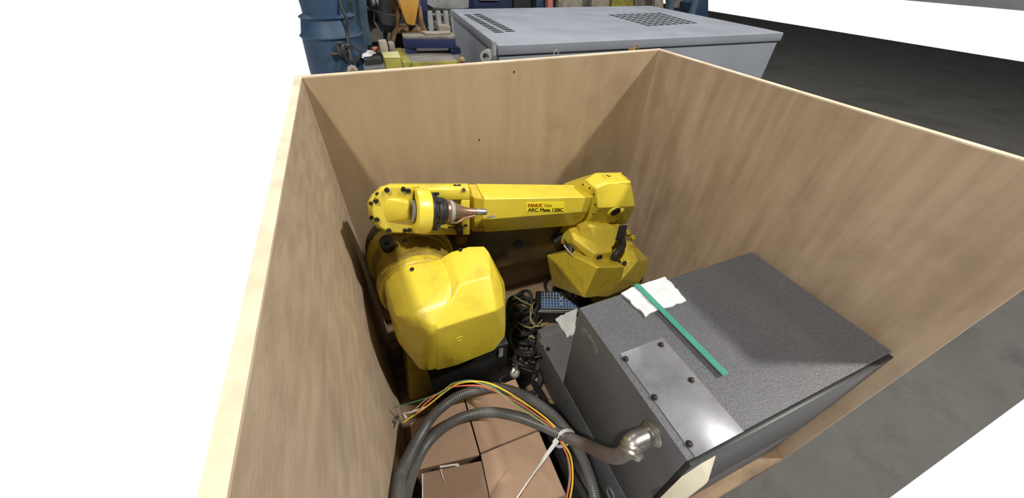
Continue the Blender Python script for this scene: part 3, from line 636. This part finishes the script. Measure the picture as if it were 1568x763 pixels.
# ------------------------------------------------------------------ heap of black cables on the crate floor
specs = [(812, 510, .03, .06, .10, .012, .1), (792, 530, .03, .05, .09, .012, -.4), (808, 585, .03, .06, .05, .012, 0), (801, 470, .09, .080, .078, .010, 0), (802, 478, .05, .085, .09, .011, .3), (800, 500, .07, .075, .115, .010, -.2), (803, 520, .06, .070, .10, .012, .5),
         (800, 540, .05, .072, .09, .010, .2), (806, 555, .04, .055, .075, .012, -.3), (797, 462, .13, .062, .06, .009, .9), (806, 495, .12, .055, .09, .008, -.6), (800, 525, .11, .05, .085, .009, .1)]
for i, (px, py, z, ra, rb, r, tw) in enumerate(specs):
    c = Pz(px, py, z); pts = []
    for k in range(34):
        a = 2*pi*k/30*1.02; x, y = ra*cos(a), rb*sin(a)
        pts.append(c+V((x*cos(tw)-y*sin(tw), x*sin(tw)+y*cos(tw), .022*sin(2*a+i)+.01*sin(a*1.5+i*2))))
    tag(obj('coiled_cable', bm_tube([V((q.x, q.y, max(q.z, r+.001))) for q in spline(pts, .012)], r, 8), 'rub'), 'black rubber cable coil in the tangled heap between robot cover and keypad pendant', 'cable', 'cable coils between the robot cover and the cabinets')
for l, lb in (([(777, 447, .15), (790, 455, .17), (800, 462, .17), (815, 470, .15), (812, 490, .14), (822, 500, .15), (838, 494, .15)], 'thin olive wire over the cable coils, upper'),
          ([(793, 494, .13), (806, 501, .14), (820, 500, .15), (830, 490, .15)], 'thin olive wire over the cable coils, middle'),
          ([(790, 498, .12), (797, 508, .13), (808, 514, .13), (819, 518, .13)], 'thin olive wire over the cable coils, lowest'),
          ([(818, 463, .14), (812, 475, .15), (814, 490, .14), (820, 497, .14)], 'thin olive wire standing beside the pendant')):
    tag(obj('signal_wire', bm_tube(spline(zpath(l), .01), .0028, 6), 'wol'), lb, 'wire')
# shiny shackle at the back corner of the boxes
p = Pz(788, 569, .32)
sh = thing('cable_gland', 'small shiny round metal gland standing at the far corner of the boxes', 'fitting', (p.x, p.y, .0))
obj('gland_ring', bm_lathe(p-V((0, 0, .02)), (0, -.3, 1), [(0, .016), (.005, .019), (.016, .019), (.02, .014), (.02, .008), (.01, .007), (.01, 0)], 24), 'stl', sh)
obj('gland_nut', bm_lathe(p-V((0, -.006, .0)), (0, -.3, 1), [(0, .009), (.014, .009), (.016, .005), (.016, 0)], 6), 'stl', sh)
obj('gland_stem', bm_tube([V((p.x, p.y+.01, 0)), V((p.x, p.y+.008, .2)), p-V((0, 0, .012))], .011, 12), 'rub', sh)
tag(obj('black_tray', bev(bm_hull([Pz(768, 575, .27), Pz(783, 570, .25), Pz(762, 585, .28), Pz(800, 592, .1), Pz(812, 575, .1), Pz(770, 560, .15), Pz(770, 575, 0), Pz(812, 590, 0), Pz(815, 570, 0), Pz(776, 556, 0)]), .01), 'rub'), 'black plastic cover behind the cardboard boxes beside the metal gland', 'cover')
# black box below the elbow cover
bx = thing('black_junction_box', 'black box on the crate floor below the two-lobed elbow cover', 'box', (1.05, 1.0, 0))
obj('body', bev(bm_box(.90, 1.22, .90, 1.12, 0, .13), .006), 'blk', bx)
obj('rim', bev(bm_box(.895, 1.225, .895, 1.125, .12, .135), .003), 'oliv', bx)

# ------------------------------------------------------------------ workshop behind the crate
MZ = 1.10
# --- big grey machine
a, b, c, d = Pz(690, 14.5, MZ), Pz(762, 70, MZ), Pz(1075, 56, MZ), Pz(986, 7, MZ)
gm = thing('grey_machine', 'large blue-grey metal machine enclosure with slotted lid behind the crate', 'machine', ((a.x+c.x)/2, (a.y+b.y)/2, HF))
ev = (c-b); ev.z = 0; ev = ev.normalized(); wv = (a-b); dlen = wv.length; wv = wv.normalized()
Wd = (d-a).length
def Q(s, t, z): return V((b.x, b.y, z))+ev*s+wv*t
def qbox(s0, s1, t0, t1, z0, z1): return bm_prism([Q(s0, t0, z0), Q(s1, t0, z0), Q(s1, t1, z0), Q(s0, t1, z0)], (0, 0, z1-z0))
obj('body', bev(qbox(.012, Wd-.012, .012, dlen-.012, HF, MZ-.062), .006), 'mach', gm)
obj('seam', qbox(.018, Wd-.018, .018, dlen-.018, MZ-.064, MZ-.056), 'blk', gm)
lid = obj('lid', bev(qbox(0, Wd, 0, dlen, MZ-.056, MZ), .005), 'mach', gm)
obj('lid_top', bev(qbox(.004, Wd-.004, .004, dlen-.004, MZ-.003, MZ+.002), .002, 1), 'macht', gm)
def slot(l4, name='vent_slot', par=None):  # raised black blocks; the shade inside the openings is put into colour
    pts = [Pz(x, y, MZ+.0015) for x, y in l4]; return bm_prism(pts, (0, 0, .0015))
# left vent: two columns of slots (corner pixels measured)
def lerp(p, q, t): return (p[0]+(q[0]-p[0])*t, p[1]+(q[1]-p[1])*t)
n = 11
for c0, c1, e0, e1 in (((709, 22), (719, 22), (759, 51), (773, 50.5)), ((723, 21.5), (735, 21), (777, 49.5), (791, 49))):
    for k in range(n):
        t0, t1 = (k+.12)/n, (k+.80)/n
        obj('vent_slot', slot([lerp(c0, e0, t0), lerp(c1, e1, t0), lerp(c1, e1, t1), lerp(c0, e0, t1)]), 'blk', gm, smooth=0)
# right vent grid
g0, g1, g2, g3 = (929, 22.5), (1012, 19.5), (1072, 36), (993, 40.5)
sl = []
for r in range(8):
    for k in range(8):
        def gp(s, t): return lerp(lerp(g0, g1, s), lerp(g3, g2, s), t)
        s0, s1, t0, t1 = (k+.1)/8, (k+.78)/8, (r+.12)/8, (r+.8)/8
        sl.append(slot([gp(s0, t0), gp(s1, t0), gp(s1, t1), gp(s0, t1)]))
obj('vent_grid', join(*sl), 'blk', gm, kind='stuff', smooth=0)
# pipe fitting on its side and padlock-like bits
p = Q(0.0, .0, 0); pf = Py(752, 85, b.y-.03)
obj('pipe_stub', join(bm_lathe(pf+V((0, .05, 0)), (-.6, -1, 0), [(0, .03), (.07, .03), (.07, .036), (.085, .036), (.085, .02), (.06, .02), (.06, 0)], 20), bm_cyl(pf+V((.02, 0, .0)), pf+V((.02, 0, .075)), .014, n=10)), 'lgr', gm)

# --- hardware on the outside top of the crate
def hw(name, label, cat, bm, m): return tag(obj(name, bm, m), label, cat)
def onback(px, dz=.0): # point on top rear edge of back panel
    q = Pz(px, 100, ZT); d_ = ray(px, 100)
    # intersect vertical plane through pixel column with rear face
    s = (YB+TH+.006)/d_.y; return V((d_.x*s, YB+TH+.006, ZT+dz))
p = onback(538, .0)
hw('steel_bracket', 'small steel bracket with a hole on the crate rim, far left', 'bracket', bm_lathe(p+V((0, .003, .0)), (0, -1, 0), [(-.003, .018), (.003, .018), (.003, .007), (.001, .006), (.001, 0)], 8), 'beige')
p = onback(709, .0)
hw('brass_knob', 'small pale knob poking above the crate rim beside the grey machine', 'knob', bm_lathe(p-V((0, -.012, .02)), (0, 0, 1), [(0, .007), (.02, .007), (.024, .012), (.031, .012), (.037, .007), (.037, 0)], 14), 'orgd')
p = onback(850, 0)
hw('wire_clip', 'thin wire clip standing up from the crate rim at the middle', 'clip', bm_tube(spline([p+V((-.008, 0, -.02)), p+V((-.010, 0, .01)), p+V((0, 0, .022)), p+V((.010, 0, .008)), p+V((.012, 0, -.02))], .004), .0018, 6), 'lgr')
p = onback(966, 0)
hw('hasp_latch', 'rusty yellow hasp latch on the crate rim near the right corner', 'latch', join(bev(bm_obox(p+V((-.01, .003, -.005)), (.018, 0, 0), (0, .003, 0), (0, 0, .014)), .002), bm_tube(spline([p+V((-.02, 0, 0)), p+V((-.008, 0, .022)), p+V((.012, 0, .018)), p+V((.022, 0, -.005))], .004), .0025, 6)), 'orgd')

# --- blue machine column at the left
def yb(px, py, y): return Py(px, py, y)
bl = thing('blue_machine_column', 'tall blue cast machine column behind the crate, far left of the photo', 'machine', (Py(515, 50, 2.7).x, 2.7, HF))
c0 = Py(508, 50, 2.75); cx = c0.x
top_z = Py(510, 0, 2.7).z; z1 = Py(510, 25, 2.7).z; z2 = Py(510, 54, 2.7).z; z3 = Py(510, 105, 2.7).z
obj('column', bm_lathe((cx, 2.75, HF), (0, 0, 1), [(0, .20), (z3-HF, .19), (z2-HF-.012, .175), (z2-HF, .185), (z2-HF+.012, .172), (z1-HF-.012, .150), (z1-HF, .16), (z1-HF+.015, .13), (top_z-HF+.3, .125), (top_z-HF+.32, 0)], 40), 'blue', bl)
p = Py(523, 82, 2.55)
kn = obj('star_knob', bm_lathe(p+V((0, .06, 0)), (.2, -1, .2), [(0, .02), (.04, .02), (.045, .035), (.065, .035), (.07, .02), (.07, 0)], 18), 'blk', bl)
for dx, dz in ((-.05, 0), (.04, .04), (.04, -.04), (-.0, .055)):
    q = p+V((dx, -.0, dz)); obj('knob_arm', bm_tube([p, q], .009, 8), 'blk', kn); 
    obj('knob_tip', bm_lathe(q-V((.0, .008, 0)), (0, -1, .3), [(-.01, .013), (0, .013), (.004, .006), (.004, 0)], 12), 'blt', kn)
obj('cable', bm_tube(spline([Py(534, 73, 2.5), Py(545, 73, 2.45), Py(552, 80, 2.45), Py(550, 90, 2.45), Py(536, 95, 2.5), Py(530, 88, 2.55)], .02), .009, 8), 'rub', bl)
obj('hose', bm_tube(spline([Py(520, 0, 2.65), Py(523, 12, 2.62), Py(530, 28, 2.6), Py(532, 50, 2.6), Py(534, 75, 2.55), Py(540, 98, 2.5)], .03), .008, 8), 'rub', bl)
# --- dark green machine with guard and blue bar
def solid(name, label, cat, pts, y, dep, m, group=None, extra=()):
    bm = bm_prism([Py(px, py, y) for px, py in pts], (0, dep, 0))
    return tag(obj(name, bev(bm, .008, 2), m), label, cat, group)
def tofloor(o_pts, y): return [(px, py) for px, py in o_pts]
g = thing('green_machine', 'dark green machine body between the blue column and the amber press', 'machine', (Py(545, 60, 3.1).x, 3.2, HF))
def prismto(pts, y, dep): return bev(bm_prism([Py(px, py, y) for px, py in pts], (0, dep, 0)), .01, 2)
obj('body', prismto([(524, -25), (556, -25), (560, 60), (562, 130), (528, 130)], 3.2, .5), 'green', g)
obj('lever_guard', prismto([(533, 35), (541, 34), (548, 42), (552, 56), (554, 72), (536, 72), (531, 50)], 3.05, .12), 'lgr', g)
obj('guard_plate', prismto([(545, 60), (556, 56), (556, 76), (540, 76)], 3.0, .04), 'orgd', g)
obj('blue_bar', bm_tube([Py(549, -10, 3.05), Py(553, 30, 3.05), Py(560, 68, 3.05)], .045, 10), 'bluel', g)
# --- drilling head: black motor, light panel with knob
dm = thing('drill_head', 'black tapered machine head with a pale panel and knob, left of the amber press', 'machine', (Py(585, 40, 3.6).x, 3.7, HF))
obj('panel', prismto([(560, -30), (598, -30), (598, 14), (586, 20), (580, 18), (561, 14)], 3.7, .25), 'lgr', dm)
obj('knob', bm_lathe(Py(567, 9, 3.66)+V((0, .05, 0)), (0, -1, .5), [(0, .02), (.05, .02), (.055, .05), (.09, .05), (.10, .03), (.10, 0)], 18), 'blk', dm)
obj('knob_shaft', bm_tube([Py(567, -12, 3.6), Py(567, 8, 3.6)], .012, 8), 'blk', dm)
p0, p1 = Py(589, -10, 3.6), Py(590, 62, 3.6)
L_ = (p1-p0).length
obj('motor', bm_lathe(p0, p1-p0, [(0, .045), (L_*.38, .05), (L_*.4, .085), (L_*.62, .09), (L_*.78, .055), (L_*.82, .02), (L_*1.25, .014), (L_*1.25, 0)], 24), 'blk', dm)
obj('table', prismto([(560, 36), (598, 38), (598, 62), (562, 66)], 3.9, .04), 'wgr', dm)
obj('stand', prismto([(562, 62), (597, 62), (597, 120), (562, 120)], 3.95, .04), 'blk', dm)
obj('gap_shade', prismto([(558, 14), (588, 20), (588, 36), (558, 36)], 3.85, .2), 'rub', dm)  # black block standing in for the shade in the gap
# --- amber press
am = thing('amber_press', 'amber yellow machine with a downward pointing tapered plate behind the crate', 'machine', (Py(625, 30, 3.9).x, 4.0, HF))
obj('tapered_plate', prismto([(607, -12), (644, -12), (639, 20), (636, 37), (633, 41), (627, 41), (622, 34), (614, 14)], 3.9, .12), 'org', am)
obj('rear_frame', prismto([(597, -30), (612, -12), (616, 20), (608, 50), (601, 70), (597, 60)], 4.05, .2), 'orgd', am)
obj('leg', bm_tube([Py(611, 12, 3.95), Py(606, 40, 3.95), Py(600, 68, 3.95)], .022, 8), 'orgd', am)
obj('leg', bm_tube([Py(642, 10, 3.95), Py(645, 32, 3.95), Py(651, 50, 3.95)], .022, 8), 'orgd', am)
obj('bed', prismto([(609, 44), (646, 43), (650, 50), (608, 52)], 3.95, .3), 'orgd', am)
obj('pointer', bm_lathe(Py(629.5, 38, 3.88), Py(629.5, 46, 3.88)-Py(629.5, 38, 3.88), [(0, .05), (.05, .0)], 12), 'blk', am)
obj('upright', prismto([(642, -20), (654, -20), (656, 44), (648, 44)], 4.2, .2), 'navy', am)
obj('base', prismto([(600, 50), (652, 48), (652, 110), (600, 110)], 4.2, .2), 'blk', am)
# --- navy steel box beam
nb = thing('navy_steel_stand', 'long navy blue steel stand with scuffed top, between amber press and grey machine', 'stand', (Py(655, 60, 3.3).x, 3.5, HF))
z_ = Py(620, 55, 3.3).z
A1, B1 = Pz(617, 55, z_), Pz(697, 55.5, z_); C1, D1 = Pz(695, 49, z_), Pz(615, 50.5, z_)
obj('top', bev(bm_prism([A1, B1, C1, D1], (0, 0, -.02)), .004), 'wgr', nb)
def drop(p, h): return V((p.x, p.y, p.z-h))
hb = (A1-Py(618, 74, A1.y)).length; zz = Py(622, 83, A1.y).z
obj('beam', bev(bm_hull([drop(q, .02) for q in (A1, B1, C1, D1)]+[drop(q, hb) for q in (A1, B1, C1, D1)]), .004), 'navy', nb)
for s in (.03, .9):
    q = A1.lerp(B1, s); obj('foot', bm_hull([drop(q+V((dx, dy, 0)), h_) for dx in (0, .08) for dy in (0, .1) for h_ in (hb, z_-zz)]), 'navy', nb)
obj('scuffed_board', bev(bm_prism([Pz(652, 54, z_+.002), Pz(690, 52, z_+.002), Pz(690, 49, z_+.002), Pz(645, 50, z_+.002)], (0, 0, .012)), .002), 'beige', nb)
# --- yellow edged platform
pfm = thing('yellow_edged_platform', 'weathered platform with chipped yellow front edge, in front of the navy stand', 'platform', (Pz(660, 90, zz).x, Pz(660, 90, zz).y, HF))
a_, b_, c_, d_ = Pz(630, 96, zz), Pz(705, 93, zz), Pz(700, 72, zz), Pz(614, 74, zz)
obj('deck', bev(bm_prism([a_, b_, c_, d_], (0, 0, -.03)), .004), 'wgr', pfm)
obj('front_edge', bev(bm_hull([a_+V((0, -.03, .004)), b_+V((0, -.03, .004)), a_+V((0, 0, .004)), b_+V((0, 0, .004))]+[V((p.x, p.y, HF))+V((0, dy, 0)) for p in (a_, b_) for dy in (0, -.03)]), .003), 'oliv', pfm)
obj('side_edge', bev(bm_hull([a_+V((-.06, 0, .004)), a_+V((0, 0, .004)), d_+V((0, 0, .004)), d_+V((-.06, 0, .004)), drop(a_+V((-.06, 0, 0)), .3), drop(d_+V((-.06, 0, 0)), .3), drop(a_, .3), drop(d_, .3)]), .003), 'oliv', pfm)
obj('rear_support', bm_box(a_.x, b_.x, c_.y-.1, c_.y, HF, zz-.03), 'blk', pfm)
# --- yellow block and small things in front
yk = thing('yellow_block', 'yellow green painted block with pale top just beyond the crate rim', 'block', (Py(600, 95, 2.4).x, 2.45, HF))
zt_ = Py(600, 87, 2.4).z
t4 = [Py(588, 87, 2.4), Py(613, 87, 2.4)]
t4 += [Pz(609, 78, zt_), Pz(584, 80, zt_)]
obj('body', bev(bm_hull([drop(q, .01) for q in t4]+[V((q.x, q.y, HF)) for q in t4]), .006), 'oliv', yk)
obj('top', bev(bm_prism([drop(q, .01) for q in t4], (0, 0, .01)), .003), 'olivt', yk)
q = Pz(588, 79, zt_+.0); r_ = [Pz(583, 78, zt_+.001), Pz(595, 77.5, zt_+.001), Pz(593, 73, zt_+.001), Pz(581, 74, zt_+.001)]
tag(obj('grey_block', bev(bm_prism([V((v.x, v.y, zt_-.02)) for v in r_], (0, 0, .07)), .006), 'beige'), 'small grey block with pale yellow top, left of the thin black rod', 'block')
r_ = [Pz(597, 77.5, zt_+.001), Pz(606, 77, zt_+.001), Pz(603, 73, zt_+.001), Pz(595.5, 73, zt_+.001)]
tag(obj('grey_block', bev(bm_prism([V((v.x, v.y, zt_-.02)) for v in r_], (0, 0, .06)), .006), 'wgr'), 'small grey block right of the thin black rod, on the yellow block', 'block')
# bench with sheet, black boxes and cloth
bz = Py(560, 92, 2.5).z
bn = thing('low_bench', 'low dark bench beyond the crate rim carrying a white sheet', 'bench', (Py(560, 95, 2.5).x, 2.6, HF))
tb = [Pz(545, 114, bz), Pz(588, 112, bz), Pz(579, 70, bz), Pz(541, 72, bz)]
for q in tb: q.x = max(q.x, cx+.215)
obj('top', bev(bm_prism(tb, (0, 0, -.03)), .004), 'blk', bn)
obj('body', bev(bm_hull([drop(V(q)+V((.0, .0, 0)), .03) for q in tb]+[V((q.x, q.y, HF)) for q in tb]), .004), 'rub', bn)
tag(sheet([Pz(538, 80, bz), Pz(554, 76, bz), Pz(581, 80, bz), Pz(558, 91, bz)], bz, .003, 'wht', 'paper_sheet'), 'white paper sheet on the low dark bench beyond the rim', 'paper')
def block(name, label, cat, l4, z, h, m, lidm=None):
    pts = [Pz(x, y, z) for x, y in l4]
    return tag(obj(name, bev(bm_prism(pts, (0, 0, -h)), .004), m), label, cat)
block('black_tray', 'flat black tray on the bench in front of the white paper', 'tray', [(557, 91), (584, 89), (582, 85), (556, 87)], bz+.06, .058, 'blk')
block('grey_tray', 'flat grey tray on the bench just behind the crate rim', 'tray', [(557, 106), (590, 103), (588, 96), (556, 97)], bz+.03, .028, 'cab')
cl = bm_hull([Pz(570, 77, bz+.002), Pz(579, 78, bz+.002), Pz(578, 72, bz+.002), Pz(571, 72, bz+.002), Pz(572, 74, bz+.03), Pz(577, 73, bz+.05), Pz(575, 77, bz+.03)])
tag(obj('orange_rag', cl, 'oc', smooth=0), 'crumpled bright orange rag at the back of the low bench', 'rag')
# --- pale rack behind the machine's left corner
rk = thing('pale_rack', 'pale grey slatted rack behind the left corner of the grey machine', 'rack', (Py(670, 35, 5.2).x, 5.3, HF))
for yy_ in (20, 31, 40):
    obj('rail', prismto([(653, yy_), (698, yy_+3), (698, yy_+7), (653, yy_+4)], 5.2, .05), 'lgr', rk)
for xx in (655, 668, 680, 690):
    q = Py(xx, 17, 5.15); obj('post', bm_box(q.x, q.x+.05, 5.14, 5.20, HF, q.z), 'lgr', rk)
obj('shelf_load', prismto([(672, 38), (690, 40), (690, 50), (674, 50)], 5.0, .3), 'beige', rk)
obj('back_box', prismto([(655, 44), (694, 44), (694, 80), (655, 80)], 5.3, .3), 'blk', rk)
# --- machines along the top of the picture, far behind
solid('grey_cabinet', 'pale grey cabinet at the very top behind the amber press', 'cabinet', [(664, -30), (718, -30), (718, 12), (700, 14), (664, 12)], 5.8, .6, 'lgr')
solid('dark_plinth', 'dark plinth under the pale grey cabinet in the far background', 'plinth', [(664, 12), (700, 14), (700, 20), (664, 18)], 5.74, .05, 'blk')
obj_c = thing('far_console', 'dark blue console with pale screen at the top middle of the background', 'console', (Py(745, 5, 6.2).x, 6.3, HF))
obj('body', prismto([(718, -30), (786, -30), (782, 40), (716, 40)], 6.2, .5), 'navy', obj_c)
obj('screen', prismto([(735, -20), (765, -20), (765, 1), (735, 1)], 6.15, .04), 'lgr', obj_c)
fb = [(786, 800, 'blk', 'black rack'), (802, 810, 'blk', 'black cabinet'), (812, 818, 'blk', 'narrow black post'), (821, 832, 'blue', 'bright blue drum'), (839, 847, 'pink', 'salmon pink post'), (855, 905, 'beige', 'long beige crate'), (907, 933, 'beige', 'short beige crate'), (937, 970, 'oliv', 'olive green bin'), (972, 1000, 'wgr', 'weathered grey pallet stack'), (1003, 1016, 'beige', 'beige sack')]
for i, (x0, x1, m_, nm) in enumerate(fb):
    t_ = nm.split()[-1]
    solid({'rack': 'metal_rack'}.get(t_, 'storage_'+t_), nm+' just visible over the far edge of the grey machine', t_, [(x0, -40), (x1, -40), (x1, 60), (x0, 60)], 6.4+.12*(i % 3), .1, m_)
bs = thing('blue_stool_frame', 'pale blue steel frame with dark blue seat behind the right end of the grey machine', 'frame', (Py(1045, 10, 5.0).x, 5.1, HF))
obj('leg', bm_tube([Py(1030, -25, 5.0), Py(1022, 40, 5.0)], .06, 12), 'bluel', bs)
obj('leg', bm_tube([Py(1068, -10, 5.0), Py(1052, 45, 5.0)], .05, 12), 'bluel', bs)
obj('panel', prismto([(1055, 4), (1085, -8), (1085, 30), (1054, 28)], 5.1, .2), 'blue', bs)
obj('rear_panel', prismto([(1030, -30), (1060, -30), (1056, 14), (1032, 12)], 5.3, .2), 'wgr', bs)
